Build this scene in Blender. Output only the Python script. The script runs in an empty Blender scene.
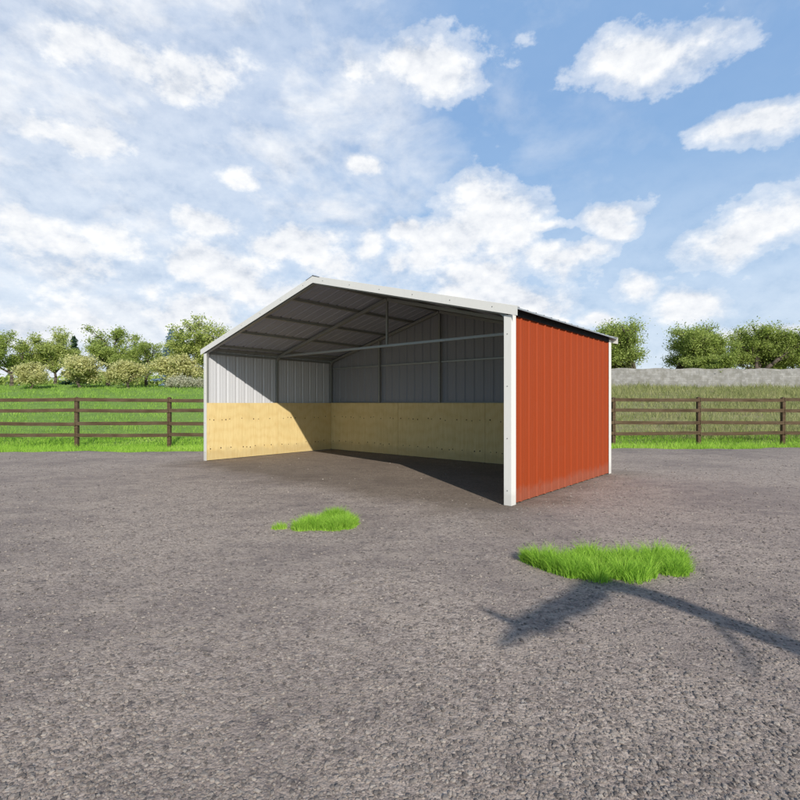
import bpy, math, random
import numpy as np
from mathutils import Vector, Matrix

R_ = math.radians
sc = bpy.context.scene
COL = sc.collection
random.seed(7)
rng = np.random.default_rng(11)

# ------------------------------------------------------------------ frame of the place
F = 498.0                       # focal length in photo pixels (photo is 800 px wide)
CAM_H = 1.22
CORNER = Vector((1.311, 5.88, 0.0))    # front right corner of the shed
ROT = math.atan2(-0.649, 0.7607)       # local x runs along the open front to the right
W, D = 7.17, 3.60
SLOPE = 0.26
ZR = 3.285                      # sheet height at the ridge
SUNDIR = Vector((-0.552, 1.772, -1.0)).normalized()

# ------------------------------------------------------------------ helpers
def link(o):
    COL.objects.link(o); return o

class MB:
    def __init__(s): s.v = []; s.f = []; s.m = []; s.sm = []
    def add(s, vs, fs, mi=0, smooth=False):
        b = len(s.v); s.v += [tuple(p) for p in vs]
        for f in fs:
            s.f.append([b + i for i in f]); s.m.append(mi); s.sm.append(smooth)
    def box(s, x0, x1, y0, y1, z0, z1, mi=0):
        vs = [(x, y, z) for z in (z0, z1) for y in (y0, y1) for x in (x0, x1)]
        s.add(vs, [(0,2,3,1),(4,5,7,6),(0,1,5,4),(2,6,7,3),(0,4,6,2),(1,3,7,5)], mi)
    def sweep(s, pts, a, b, axis='y', closed=False, mi=0):
        """rectangular bar along a path in the x-z plane; a = in-plane thickness, b = y extent (y0,y1)"""
        n = len(pts); rings = []
        for i, p in enumerate(pts):
            p = Vector((p[0], p[1]))
            d0 = (p - Vector(pts[i-1])).normalized() if i > 0 else None
            d1 = (Vector(pts[i+1]) - p).normalized() if i < n-1 else None
            if d0 is None: d0 = d1
            if d1 is None: d1 = d0
            t = (d0 + d1).normalized(); nrm = Vector((-t.y, t.x))
            k = 1.0 / max(0.5, t.dot(d1))
            q0 = p; q1 = p + nrm * a * k
            rings.append([(q0.x, b[0], q0.y), (q1.x, b[0], q1.y), (q1.x, b[1], q1.y), (q0.x, b[1], q0.y)])
        vs = [v for r in rings for v in r]; fs = []
        for i in range(n-1):
            for j in range(4):
                k = (j+1) % 4
                fs.append((i*4+j, i*4+k, (i+1)*4+k, (i+1)*4+j))
        fs.append((0,3,2,1)); e = (n-1)*4; fs.append((e,e+1,e+2,e+3))
        s.add(vs, fs, mi)
    def tube(s, p0, p1, r0, r1, n=7, mi=0):
        p0, p1 = Vector(p0), Vector(p1); d = (p1-p0).normalized()
        a = d.orthogonal().normalized(); b = d.cross(a)
        vs = []
        for p, r in ((p0, r0), (p1, r1)):
            for i in range(n):
                t = 2*math.pi*i/n; vs.append(p + a*math.cos(t)*r + b*math.sin(t)*r)
        fs = [(i, (i+1) % n, n+(i+1) % n, n+i) for i in range(n)]
        fs.append(tuple(range(n-1, -1, -1))); fs.append(tuple(range(n, 2*n)))
        s.add(vs, fs, mi, True)
    def build(s, name, mats, parent=None, bevel=0.0):
        me = bpy.data.meshes.new(name)
        me.from_pydata(s.v, [], s.f)
        if not isinstance(mats, (list, tuple)): mats = [mats]
        for m in mats: me.materials.append(m)
        me.polygons.foreach_set('material_index', s.m)
        me.polygons.foreach_set('use_smooth', s.sm)
        me.update()
        o = link(bpy.data.objects.new(name, me)); o.parent = parent
        if bevel:
            md = o.modifiers.new('bevel', 'BEVEL'); md.width = bevel; md.segments = 2
            md.limit_method = 'ANGLE'; md.angle_limit = R_(40)
        return o

def np_mesh(name, verts, quads=None, tris=None, mat=None, parent=None, smooth=False):
    me = bpy.data.meshes.new(name)
    n = len(verts)
    me.vertices.add(n); me.vertices.foreach_set('co', np.asarray(verts, np.float32).ravel())
    if quads is not None: loops = quads.ravel(); k = 4; cnt = len(quads)
    else: loops = tris.ravel(); k = 3; cnt = len(tris)
    me.loops.add(len(loops)); me.loops.foreach_set('vertex_index', loops.astype(np.int32))
    me.polygons.add(cnt)
    me.polygons.foreach_set('loop_start', np.arange(0, cnt*k, k, dtype=np.int32))
    me.polygons.foreach_set('use_smooth', np.full(cnt, smooth))
    me.update(calc_edges=True); me.validate()
    me.materials.append(mat)
    o = link(bpy.data.objects.new(name, me)); o.parent = parent
    return o

def empty(name, loc, rz=0):
    o = link(bpy.data.objects.new(name, None)); o.location = loc; o.rotation_euler = (0, 0, rz)
    o.empty_display_size = .2
    return o

def tag(o, label=None, cat=None, group=None, kind=None):
    if label: o['label'] = label
    if cat: o['category'] = cat
    if group: o['group'] = group
    if kind: o['kind'] = kind
    return o

def copy_tree(o, parent=None):
    c = o.copy(); link(c)
    if parent is not None: c.parent = parent
    for ch in list(o.children):
        copy_tree(ch, c)
    return c

# ------------------------------------------------------------------ material helpers
class NT:
    def __init__(s, m):
        s.m = m; m.use_nodes = True; s.t = m.node_tree; s.t.nodes.clear()
    def n(s, typ, **kw):
        nd = s.t.nodes.new(typ)
        for k, v in kw.items():
            if k == 'inp':
                for a, b in v.items():
                    if hasattr(b, 'bl_rna') and b.bl_rna.identifier.startswith('NodeSocket'): s.t.links.new(b, nd.inputs[a])
                    else: nd.inputs[a].default_value = b
            else: setattr(nd, k, v)
        return nd
    def math(s, op, a, b=0.0, c=None, clamp=False):
        nd = s.n('ShaderNodeMath', operation=op, use_clamp=clamp)
        for i, v in enumerate((a, b, c)):
            if v is None: continue
            if isinstance(v, (int, float)): nd.inputs[i].default_value = v
            else: s.t.links.new(v, nd.inputs[i])
        return nd.outputs[0]
    def ramp(s, fac, stops, interp='LINEAR'):
        nd = s.n('ShaderNodeValToRGB'); cr = nd.color_ramp; cr.interpolation = interp
        while len(cr.elements) < len(stops): cr.elements.new(0.5)
        for e, (p, c) in zip(cr.elements, stops):
            e.position = p
            e.color = (c, c, c, 1) if isinstance(c, (int, float)) else tuple(c) + (1,)
        s.t.links.new(fac, nd.inputs[0]); return nd.outputs[0]
    def mix(s, fac, a, b, mode='MIX'):
        nd = s.n('ShaderNodeMix', data_type='RGBA', blend_type=mode)
        for i, v in ((0, fac), (6, a), (7, b)):
            if isinstance(v, (int, float)): nd.inputs[i].default_value = v
            elif isinstance(v, tuple): nd.inputs[i].default_value = v + (1,)
            else: s.t.links.new(v, nd.inputs[i])
        return nd.outputs[2]
    def noise(s, vec, scale, detail=4, rough=.55, dist=0):
        nd = s.n('ShaderNodeTexNoise', inp={'Scale': scale, 'Detail': detail, 'Roughness': rough, 'Distortion': dist})
        if vec is not None: s.t.links.new(vec, nd.inputs['Vector'])
        return nd.outputs['Fac']
    def mapping(s, vec, scale=(1,1,1), loc=(0,0,0), rot=(0,0,0)):
        nd = s.n('ShaderNodeMapping'); nd.inputs['Scale'].default_value = scale
        nd.inputs['Location'].default_value = loc; nd.inputs['Rotation'].default_value = rot
        s.t.links.new(vec, nd.inputs['Vector']); return nd.outputs[0]
    def coords(s, which='Object'):
        return s.n('ShaderNodeTexCoord').outputs[which]
    def pos(s): return s.n('ShaderNodeNewGeometry').outputs['Position']
    def out(s, sh): 
        o = s.n('ShaderNodeOutputMaterial'); s.t.links.new(sh, o.inputs['Surface'])
    def bsdf(s, color, rough=.6, metal=0.0, normal=None, spec=.5):
        nd = s.n('ShaderNodeBsdfPrincipled')
        for k, v in (('Base Color', color), ('Roughness', rough), ('Metallic', metal), ('Specular IOR Level', spec), ('Normal', normal)):
            if v is None: continue
            if isinstance(v, (int, float)): nd.inputs[k].default_value = v
            elif isinstance(v, tuple): nd.inputs[k].default_value = v + (1,)
            else: s.t.links.new(v, nd.inputs[k])
        return nd.outputs[0]
    def bump(s, h, strength=.3, dist=.01):
        nd = s.n('ShaderNodeBump', inp={'Strength': strength, 'Distance': dist, 'Height': h})
        return nd.outputs[0]

def mat_painted(name, col, rough=.45, dirt=.12, metal=0.0, dirtcol=(.25, .21, .17), spec=.4):
    m = bpy.data.materials.new(name); t = NT(m); p = t.coords()
    big = t.noise(p, 1.3, 5, .6); fine = t.noise(t.mapping(p, (30, 30, 4)), 1, 4, .6)
    c = t.mix(t.math('MULTIPLY', t.ramp(big, [(.35, 0), (.75, 1)]), dirt), col, tuple(x*.72+.01 for x in col))
    c = t.mix(t.math('MULTIPLY', t.ramp(fine, [(.5, 0), (.8, 1)]), dirt*.7), c, dirtcol)
    # splashed dust just above the ground
    z = t.n('ShaderNodeSeparateXYZ'); t.t.links.new(t.pos(), z.inputs[0])
    zz = t.math('ADD', z.outputs[2], t.math('MULTIPLY', t.noise(p, 9, 4), -.22))
    low = t.ramp(zz, [(0.0, 1), (.10, 0)])
    c = t.mix(t.math('MULTIPLY', low, .18), c, dirtcol)
    r = t.math('MULTIPLY_ADD', fine, .25, rough-.1)
    b = t.bump(t.noise(t.mapping(p, (2, 2, 1)), 2.2, 3, .5), .12, .01)
    t.out(t.bsdf(c, r, metal, b, spec)); return m

M = {}
M['orange'] = mat_painted('orange_sheet', (.305, .048, .0112), .58, .06, spec=.12)
M['white_trim'] = mat_painted('white_trim', (.76, .735, .675), .4, .10)
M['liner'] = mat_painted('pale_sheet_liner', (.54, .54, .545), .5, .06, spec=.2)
M['underside'] = mat_painted('shade_toned_roof_underside', (.29, .31, .37), .55, .12)  # shade under the roof is put into this darker, cooler colour
M['back_liner'] = mat_painted('shade_toned_back_liner', (.245, .25, .27), .5, .12)  # side liner toned down: shade of the unlit back wall painted in
M['galv'] = mat_painted('galvanised_tube', (.27, .275, .255), .5, .2, .3, (.14, .14, .12))
M['galv_light'] = mat_painted('galvanised_bright', (.36, .38, .38), .42, .2, .4, (.22, .22, .22))
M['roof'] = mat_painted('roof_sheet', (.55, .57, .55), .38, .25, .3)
M['dark'] = mat_painted('dark_cap', (.008, .008, .009), .7, .05, dirtcol=(.02, .02, .02), spec=.15)
M['screw'] = mat_painted('dull_screw', (.30, .30, .29), .4, .1, .6)

def mat_wood():
    m = bpy.data.materials.new('plywood'); t = NT(m); p = t.coords()
    inf = t.n('ShaderNodeObjectInfo').outputs['Random']
    off = t.n('ShaderNodeVectorMath', operation='ADD'); t.t.links.new(p, off.inputs[0])
    cx = t.n('ShaderNodeCombineXYZ'); t.t.links.new(t.math('MULTIPLY', inf, 7), cx.inputs[0]); t.t.links.new(cx.outputs[0], off.inputs[1])
    q = off.outputs[0]
    w = t.n('ShaderNodeTexWave', wave_type='BANDS', bands_direction='Z')
    w.inputs['Scale'].default_value = 2.6; w.inputs['Distortion'].default_value = 9; w.inputs['Detail'].default_value = 3; w.inputs['Detail Scale'].default_value = .8
    t.t.links.new(t.mapping(q, (.9, .9, .45)), w.inputs['Vector'])
    fine = t.noise(t.mapping(q, (60, 60, 5)), 1, 4, .6)
    vert = t.noise(t.mapping(q, (34, 34, 1.2)), 1, 3, .5)
    base = t.ramp(w.outputs['Fac'], [(0, (.71, .54, .245)), (.6, (.70, .525, .235)), (1, (.67, .49, .21))])
    base = t.mix(t.math('MULTIPLY', t.ramp(fine, [(.4, 0), (.75, 1)]), .5), base, (.54, .37, .13))
    base = t.mix(t.math('MULTIPLY', t.ramp(vert, [(.4, 0), (.75, 1)]), .4), base, (.80, .66, .34))
    blot = t.noise(q, 2.1, 4, .6)
    base = t.mix(t.math('MULTIPLY', t.ramp(blot, [(.5, 0), (.75, 1)]), .3), base, (.5, .37, .15))
    z = t.n('ShaderNodeSeparateXYZ'); t.t.links.new(t.pos(), z.inputs[0])
    zz = t.math('ADD', z.outputs[2], t.math('MULTIPLY', t.noise(p, 6, 4), -.3))
    base = t.mix(t.math('MULTIPLY', t.ramp(zz, [(0, 1), (.10, 0)]), .25), base, (.22, .16, .09))
    t.out(t.bsdf(base, .7, 0, t.bump(fine, .15, .004), .25)); return m
M['wood'] = mat_wood()
def mat_plain(name, col, rough=.7, var=.35, scale=14, metal=0):
    m = bpy.data.materials.new(name); t = NT(m); p = t.coords()
    f = t.noise(p, scale, 5, .65)
    c = t.mix(f, tuple(x*(1-var) for x in col), tuple(min(1, x*(1+var)) for x in col))
    t.out(t.bsdf(c, rough, metal, t.bump(f, .4, .01), .3)); return m
M['knot'] = mat_plain('knot', (.06, .03, .012), .8)
M['bark'] = mat_plain('bark', (.11, .085, .065), .9, .5, 9)

def mat_fence():
    m = bpy.data.materials.new('weathered_rail'); t = NT(m); p = t.coords()
    g = t.noise(t.mapping(p, (2.2, 30, 30)), 1, 5, .65)
    b = t.noise(p, 2.3, 4, .6)
    c = t.ramp(g, [(.25, (.040, .025, .012)), (.6, (.105, .068, .038)), (.85, (.17, .12, .075))])
    c = t.mix(t.math('MULTIPLY', t.ramp(b, [(.45, 0), (.7, 1)]), .5), c, (.14, .105, .065))
    t.out(t.bsdf(c, .85, 0, t.bump(g, .5, .01), .2)); return m
M['fence'] = mat_fence()

def mat_gravel():
    m = bpy.data.materials.new('gravel'); t = NT(m); p = t.pos()
    def vor(scale, rnd=1.0, feat='F1'):
        v = t.n('ShaderNodeTexVoronoi', feature=feat); v.inputs['Scale'].default_value = scale
        dist = t.n('ShaderNodeVectorMath', operation='ADD')
        nn = t.n('ShaderNodeTexNoise', inp={'Scale': scale*1.3, 'Detail': 2}); t.t.links.new(p, nn.inputs['Vector'])
        sc_ = t.n('ShaderNodeVectorMath', operation='SCALE'); t.t.links.new(nn.outputs['Color'], sc_.inputs[0]); sc_.inputs['Scale'].default_value = .6/scale
        t.t.links.new(p, dist.inputs[0]); t.t.links.new(sc_.outputs[0], dist.inputs[1])
        t.t.links.new(dist.outputs[0], v.inputs['Vector']); return v
    v1 = vor(62); v2 = vor(27); v3 = vor(120)
    def rnd(v, k=0):
        s = t.n('ShaderNodeSeparateColor'); t.t.links.new(v.outputs['Color'], s.inputs[0]); return s.outputs[k]
    c1 = t.ramp(rnd(v1), [(0, (.12, .092, .075)), (.3, (.295, .236, .193)), (.7, (.42, .338, .278)), (1, (.60, .50, .41))])
    c3 = t.ramp(rnd(v3), [(0, (.15, .12, .10)), (.5, (.36, .29, .24)), (1, (.56, .465, .385))])
    c = t.mix(.45, c1, c3)
    # scattered larger stones, pale or dark
    big = t.math('MULTIPLY', t.ramp(rnd(v2), [(.80, 0), (.83, 1)]), t.ramp(v2.outputs['Distance'], [(.3, 1), (.42, 0)]))
    cb = t.ramp(rnd(v2, 1), [(0, (.08, .07, .065)), (.5, (.22, .19, .17)), (1, (.50, .45, .39))])
    c = t.mix(t.math('MULTIPLY', big, .75), c, cb)
    # uneven tone over metres: raked, driven on, damp
    n1 = t.noise(p, .55, 6, .62); n2 = t.noise(t.mapping(p, (1, 2.2, 1), (3, 1, 0)), 1.9, 6, .65)
    c = t.mix(t.math('MULTIPLY', t.ramp(n1, [(.40, 1), (.56, 0)]), .62), c, (.215, .173, .152))
    c = t.mix(t.math('MULTIPLY', t.ramp(n2, [(.47, 0), (.66, 1)]), .55), c, (.44, .36, .29))
    n3 = t.noise(p, 7, 5, .7)
    c = t.mix(t.math('MULTIPLY', t.ramp(n3, [(.52, 0), (.70, 1)]), .6), c, (.12, .10, .095))
    n4 = t.noise(p, 26, 4, .7)
    c = t.mix(t.math('MULTIPLY', t.ramp(n4, [(.55, 0), (.65, 1)]), .75), c, (.085, .072, .068))
    # brown trodden earth inside and just in front of the shed
    mp = t.n('ShaderNodeMapping', vector_type='TEXTURE'); mp.inputs['Location'].default_value = tuple(CORNER)
    mp.inputs['Rotation'].default_value = (0, 0, ROT); t.t.links.new(p, mp.inputs['Vector'])
    sx = t.n('ShaderNodeSeparateXYZ'); t.t.links.new(mp.outputs[0], sx.inputs[0])
    wob = t.math('MULTIPLY', t.math('SUBTRACT', t.noise(p, .8, 5, .6), .5), 2.6)
    dx = t.math('SUBTRACT', t.math('ABSOLUTE', t.math('ADD', sx.outputs[0], W/2)), W/2 + .0)
    dy = t.math('SUBTRACT', t.math('ABSOLUTE', t.math('SUBTRACT', sx.outputs[1], D/2 - .15)), D/2 + .15)
    dd = t.math('ADD', t.math('MAXIMUM', dx, dy), wob)
    dirt = t.ramp(t.math('MULTIPLY_ADD', dd, .4, .5), [(.46, 1), (.78, 0)])
    cd = t.mix(.38, (.115, .082, .048), c)
    c = t.mix(t.math('MULTIPLY', dirt, .85), c, cd)
    h = t.math('ADD', t.math('MULTIPLY', v1.outputs['Distance'], -.55), t.math('MULTIPLY', v3.outputs['Distance'], -.3))
    h = t.math('ADD', h, t.math('MULTIPLY', big, .5))
    h = t.math('ADD', h, t.math('MULTIPLY', n3, .9))
    t.out(t.bsdf(c, .88, 0, t.bump(h, .75, .009), .25)); return m
M['gravel'] = mat_gravel()

def mat_pebble():
    m = bpy.data.materials.new('pebble'); t = NT(m)
    r = t.n('ShaderNodeNewGeometry').outputs['Random Per Island']
    c = t.ramp(r, [(0, (.09, .075, .068)), (.35, (.21, .18, .157)), (.8, (.31, .26, .22)), (1, (.40, .345, .29))])
    c = t.mix(t.math('MULTIPLY', t.noise(t.pos(), 160, 3), .5), c, (.16, .14, .12))
    t.out(t.bsdf(c, .85, 0, None, .25)); return m
M['pebble'] = mat_pebble()

def mat_field():
    m = bpy.data.materials.new('field_grass'); t = NT(m); p = t.pos()
    n1 = t.noise(p, .16, 5, .6); n2 = t.noise(p, 1.6, 6, .7); n3 = t.noise(p, 11, 4, .7)
    c = t.ramp(n2, [(.3, (.13, .23, .04)), (.55, (.20, .34, .06)), (.8, (.29, .42, .10))])
    c = t.mix(t.math('MULTIPLY', t.ramp(n1, [(.42, 0), (.62, 1)]), .5), c, (.26, .38, .085))
    # rough, weedier ground on the right
    sx = t.n('ShaderNodeSeparateXYZ'); t.t.links.new(p, sx.inputs[0])
    xx = t.math('MULTIPLY_ADD', t.math('ADD', sx.outputs[0], t.math('MULTIPLY', t.noise(p, .3, 4), 4)), .1, 0)
    wr = t.ramp(xx, [(.5, 0), (.85, 1)])
    cw = t.ramp(n2, [(.3, (.17, .19, .07)), (.5, (.27, .28, .11)), (.75, (.38, .34, .19))])
    n5 = t.noise(p, .7, 6, .7); cw = t.mix(t.math('MULTIPLY', t.ramp(n5, [(.45, 0), (.6, 1)]), .7), cw, (.36, .29, .17)); c = t.mix(wr, c, cw)
    c = t.mix(t.math('MULTIPLY', t.ramp(n3, [(.5, 0), (.75, 1)]), .35), c, (.10, .15, .035))
    t.out(t.bsdf(c, .9, 0, t.bump(t.math('ADD', n3, t.math('MULTIPLY', n2, 2)), .9, .08), .15)); return m
M['field'] = mat_field()

def mat_leaf(name, stops, trans=.42):
    m = bpy.data.materials.new(name); t = NT(m)
    g = t.n('ShaderNodeNewGeometry'); r = g.outputs['Random Per Island']
    n = t.noise(t.pos(), .55, 3, .6)
    f = t.math('ADD', t.math('MULTIPLY', r, .55), t.math('MULTIPLY_ADD', n, 1.1, -.32), clamp=True)
    c = t.ramp(f, stops)
    d = t.n('ShaderNodeBsdfDiffuse'); t.t.links.new(c, d.inputs[0])
    tr = t.n('ShaderNodeBsdfTranslucent'); t.t.links.new(c, tr.inputs[0])
    mx = t.n('ShaderNodeMixShader'); mx.inputs[0].default_value = trans
    t.t.links.new(d.outputs[0], mx.inputs[1]); t.t.links.new(tr.outputs[0], mx.inputs[2])
    t.out(mx.outputs[0]); return m
M['leaf_lime'] = mat_leaf('leaves_light_green', [(0, (.24, .30, .07)), (.5, (.46, .52, .15)), (1, (.70, .72, .34))])
M['leaf_yellow'] = mat_leaf('leaves_pale_yellow', [(0, (.38, .40, .14)), (.5, (.64, .62, .27)), (1, (.82, .78, .46))])
M['leaf_green'] = mat_leaf('leaves_green', [(0, (.20, .26, .05)), (.5, (.36, .44, .11)), (1, (.58, .64, .24))])
M['leaf_dark'] = mat_leaf('needles_dark', [(0, (.02, .045, .025)), (.5, (.045, .085, .05)), (1, (.09, .13, .08))], .15)
M['leaf_hazed'] = mat_leaf('needles_hazed', [(0, (.12, .18, .24)), (.5, (.20, .28, .36)), (1, (.3, .39, .47))], .15)  # distance haze put into the needle colour as a blue tint
M['leaf_white'] = mat_leaf('leaves_blossom', [(0, (.34, .34, .2)), (.45, (.56, .55, .4)), (1, (.78, .76, .62))])
M['blade'] = mat_leaf('grass_blade', [(0, (.16, .30, .04)), (.3, (.28, .50, .06)), (.65, (.42, .66, .09)), (.88, (.58, .76, .17)), (1, (.68, .66, .30))], .4)
M['blade_field'] = mat_leaf('field_blade', [(0, (.18, .31, .05)), (.5, (.29, .46, .08)), (1, (.45, .62, .15))], .4)
M['blade_dry'] = mat_leaf('weed_blade', [(0, (.18, .21, .07)), (.5, (.32, .34, .13)), (1, (.52, .47, .26))], .35)

def mat_stone():
    m = bpy.data.materials.new('grey_stone_wall'); t = NT(m); p = t.pos()
    br = t.n('ShaderNodeTexBrick'); br.offset = .5
    br.inputs['Scale'].default_value = 1; br.inputs['Brick Width'].default_value = .55; br.inputs['Row Height'].default_value = .2; br.inputs['Mortar Size'].default_value = .012
    br.inputs['Color1'].default_value = (.27, .26, .245, 1); br.inputs['Color2'].default_value = (.36, .345, .325, 1); br.inputs['Mortar'].default_value = (.25, .24, .225, 1)
    t.t.links.new(t.mapping(p, (1, 1, 1), rot=(R_(90), 0, 0)), br.inputs['Vector'])
    n = t.noise(p, 2.0, 7, .72)
    c = t.mix(t.math('MULTIPLY', t.ramp(n, [(.4, 0), (.6, 1)]), .8), br.outputs[0], (.19, .18, .155))
    t.out(t.bsdf(c, .9, 0, t.bump(n, .5, .03), .2)); return m
M['stone'] = mat_stone()

# ------------------------------------------------------------------ ground
def terrain_h(x, y):
    t = np.clip((y - 14.3)/38.0, 0, 1.0)
    h = 3.1*(t*.75 + .25*t*t*(3-2*t))
    h = h + np.clip((y-52)/400, 0, 1)*2.0
    u = .10*np.sin(x*.17+1.3)*np.sin(y*.13) + .05*np.sin(x*.61)*np.sin(y*.47+.6)
    return h + u*np.clip((y-16)/10, 0, 1)

xs = np.unique(np.concatenate([np.linspace(-40, 40, 161), -np.geomspace(40, 900, 26), np.geomspace(40, 900, 26)]))
ys = np.unique(np.concatenate([-np.geomspace(12, 300, 14), np.linspace(-12, 12, 12), np.linspace(12, 60, 120), np.geomspace(60, 1500, 30)]))
X, Y = np.meshgrid(xs, ys)
Z = terrain_h(X, Y) - .035
Vt = np.stack([X, Y, Z], -1).reshape(-1, 3)
nx, ny = len(xs), len(ys)
I = np.arange(nx*ny).reshape(ny, nx)
Q = np.stack([I[:-1, :-1], I[:-1, 1:], I[1:, 1:], I[1:, :-1]], -1).reshape(-1, 4)
field = np_mesh('grass_field', Vt, quads=Q, mat=M['field'], smooth=True)
tag(field, kind='structure')

def gravel_edge(x):
    return 13.0 + .055*x + 1.0*math.exp(-((x+1.6)/2.4)**2) + .16*math.sin(x*1.3) + .09*math.sin(x*3.1+1) + .05*math.sin(x*7.7)
# gravel yard: a sheet whose far edge wanders
N = 260
gx = np.linspace(-34, 34, N)
rows = [-22, -10, 0, 2, 4, 6, 8, 10, 11.5]
gv = []
for r in rows:
    for x in gx: gv.append((x, r, 0.0))
for x in gx: gv.append((x, gravel_edge(x)-.12, 0.0))
for x in gx: gv.append((x, gravel_edge(x), -.03))
gv = np.array(gv); nr = len(rows)+2
I = np.arange(N*nr).reshape(nr, N)
Q = np.stack([I[:-1, :-1], I[:-1, 1:], I[1:, 1:], I[1:, :-1]], -1).reshape(-1, 4)
yard = np_mesh('gravel_yard', gv, quads=Q, mat=M['gravel'], smooth=True); tag(yard, kind='structure')

# loose stones lying on the yard (real geometry, one uncountable mass)
def ico():
    p = (1+5**.5)/2
    v = np.array([(-1,p,0),(1,p,0),(-1,-p,0),(1,-p,0),(0,-1,p),(0,1,p),(0,-1,-p),(0,1,-p),(p,0,-1),(p,0,1),(-p,0,-1),(-p,0,1)], float)
    v /= np.linalg.norm(v[0])
    f = np.array([(0,11,5),(0,5,1),(0,1,7),(0,7,10),(0,10,11),(1,5,9),(5,11,4),(11,10,2),(10,7,6),(7,1,8),(3,9,4),(3,4,2),(3,2,6),(3,6,8),(3,8,9),(4,9,5),(2,4,11),(6,2,10),(8,6,7),(9,8,1)])
    return v, f
iv, if_ = ico()
def scatter_stones(n, y0, y1, s0, s1, power=2.2):
    # density falls with distance like the picture's own grain
    y = 1/(1/y0 + rng.random(n)*(1/y1-1/y0))
    x = (rng.random(n)*2-1)*(y*.86+.3)
    s = s0 + (s1-s0)*rng.random(n)**power
    s *= (.7 + y*.075)
    return x, y, s
x, y, s = scatter_stones(52000, 1.3, 12.0, .0028, .0125, 3.0)
lx_ = (x-CORNER.x)*math.cos(ROT)+(y-CORNER.y)*math.sin(ROT); ly_ = -(x-CORNER.x)*math.sin(ROT)+(y-CORNER.y)*math.cos(ROT)
keep = ~((lx_ > -W-.1) & (lx_ < .1) & (ly_ > -1.0) & (ly_ < D) & (rng.random(len(x)) < .85))
x, y, s = x[keep], y[keep], s[keep]
n = len(x)
scl = np.stack([s*(.7+.6*rng.random(n)), s*(.7+.6*rng.random(n)), s*(.4+.35*rng.random(n))], -1)
an = rng.random(n)*6.283
pv = iv[None]*(1+.28*(rng.random((n, 12, 1))-.5)*2)*scl[:, None, :]
ca, sa = np.cos(an)[:, None], np.sin(an)[:, None]
px = pv[..., 0]*ca - pv[..., 1]*sa + x[:, None]; py = pv[..., 0]*sa + pv[..., 1]*ca + y[:, None]
pz = pv[..., 2] + scl[:, 2][:, None]*.25
V = np.stack([px, py, pz], -1).reshape(-1, 3)
T = (if_[None] + (np.arange(n)*12)[:, None, None]).reshape(-1, 3)
peb = np_mesh('loose_gravel', V, tris=T, mat=M['pebble']); tag(peb, kind='stuff', label='loose grey and brown stones strewn over the gravel yard', cat='gravel')

# ------------------------------------------------------------------ grass blades
def blades(px, py, pz, h, w, lean=.35, seg=3, rg=rng, la=None):
    n = len(px); a = rg.random(n)*6.283
    if la is None: la = rg.random(n)*6.283
    le = lean*(.2+rg.random(n))
    tt = np.linspace(0, 1, seg+1)
    P = []
    for i, t in enumerate(tt):
        cx = px + np.cos(la)*le*h*t*t; cy = py + np.sin(la)*le*h*t*t; cz = pz + h*(t - .18*t*t*le)
        ww = w*(1-t*.92)*.5
        P.append(np.stack([cx-np.cos(a)*ww, cy-np.sin(a)*ww, cz], -1)); P.append(np.stack([cx+np.cos(a)*ww, cy+np.sin(a)*ww, cz], -1))
    V = np.stack(P, 1); k = 2*(seg+1)
    base = (np.arange(n)*k)[:, None, None]
    q = np.array([(2*i, 2*i+1, 2*i+3, 2*i+2) for i in range(seg)])[None]
    return V.reshape(-1, 3), (base+q).reshape(-1, 4)

def G(px, py):      # photo pixel on the ground -> world
    y = F*CAM_H/(py-403.0); return ((px-400)/F*y, y)

def patch(name, tufts, label, loc, per=420):
    xs_, ys_, hs_, ls_ = [], [], [], []
    rr_ = lambda q: .72+.5*abs(math.sin(q*37.3))
    for (tx, ty, r, h) in tufts:
        n = int(per*max(.35, (r/.09)**2))
        rr = r*np.sqrt(rng.random(n))*(1+.15*rng.standard_normal(n)); a = rng.random(n)*6.283
        xs_.append(tx+rr*np.cos(a)); ys_.append(ty+rr*np.sin(a)*.9)
        hs_.append(h*rr_(tx)*(.40+.72*rng.random(n))*np.clip(1.1-(rr/r)**2*.62, .28, 1)); ls_.append(a+rng.standard_normal(n)*.5)
    x = np.concatenate(xs_)-loc[0]; y = np.concatenate(ys_)-loc[1]; h = np.concatenate(hs_)
    v, q = blades(x, y, np.zeros_like(x)-.004, h, .0042+.003*rng.random(len(x)), .75, 3, rng, np.concatenate(ls_))
    o = np_mesh(name, v, quads=q, mat=M['blade']); o.location = (loc[0], loc[1], 0)
    tag(o, label, 'grass patch', 'grass patches growing out of the gravel'); return o

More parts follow.
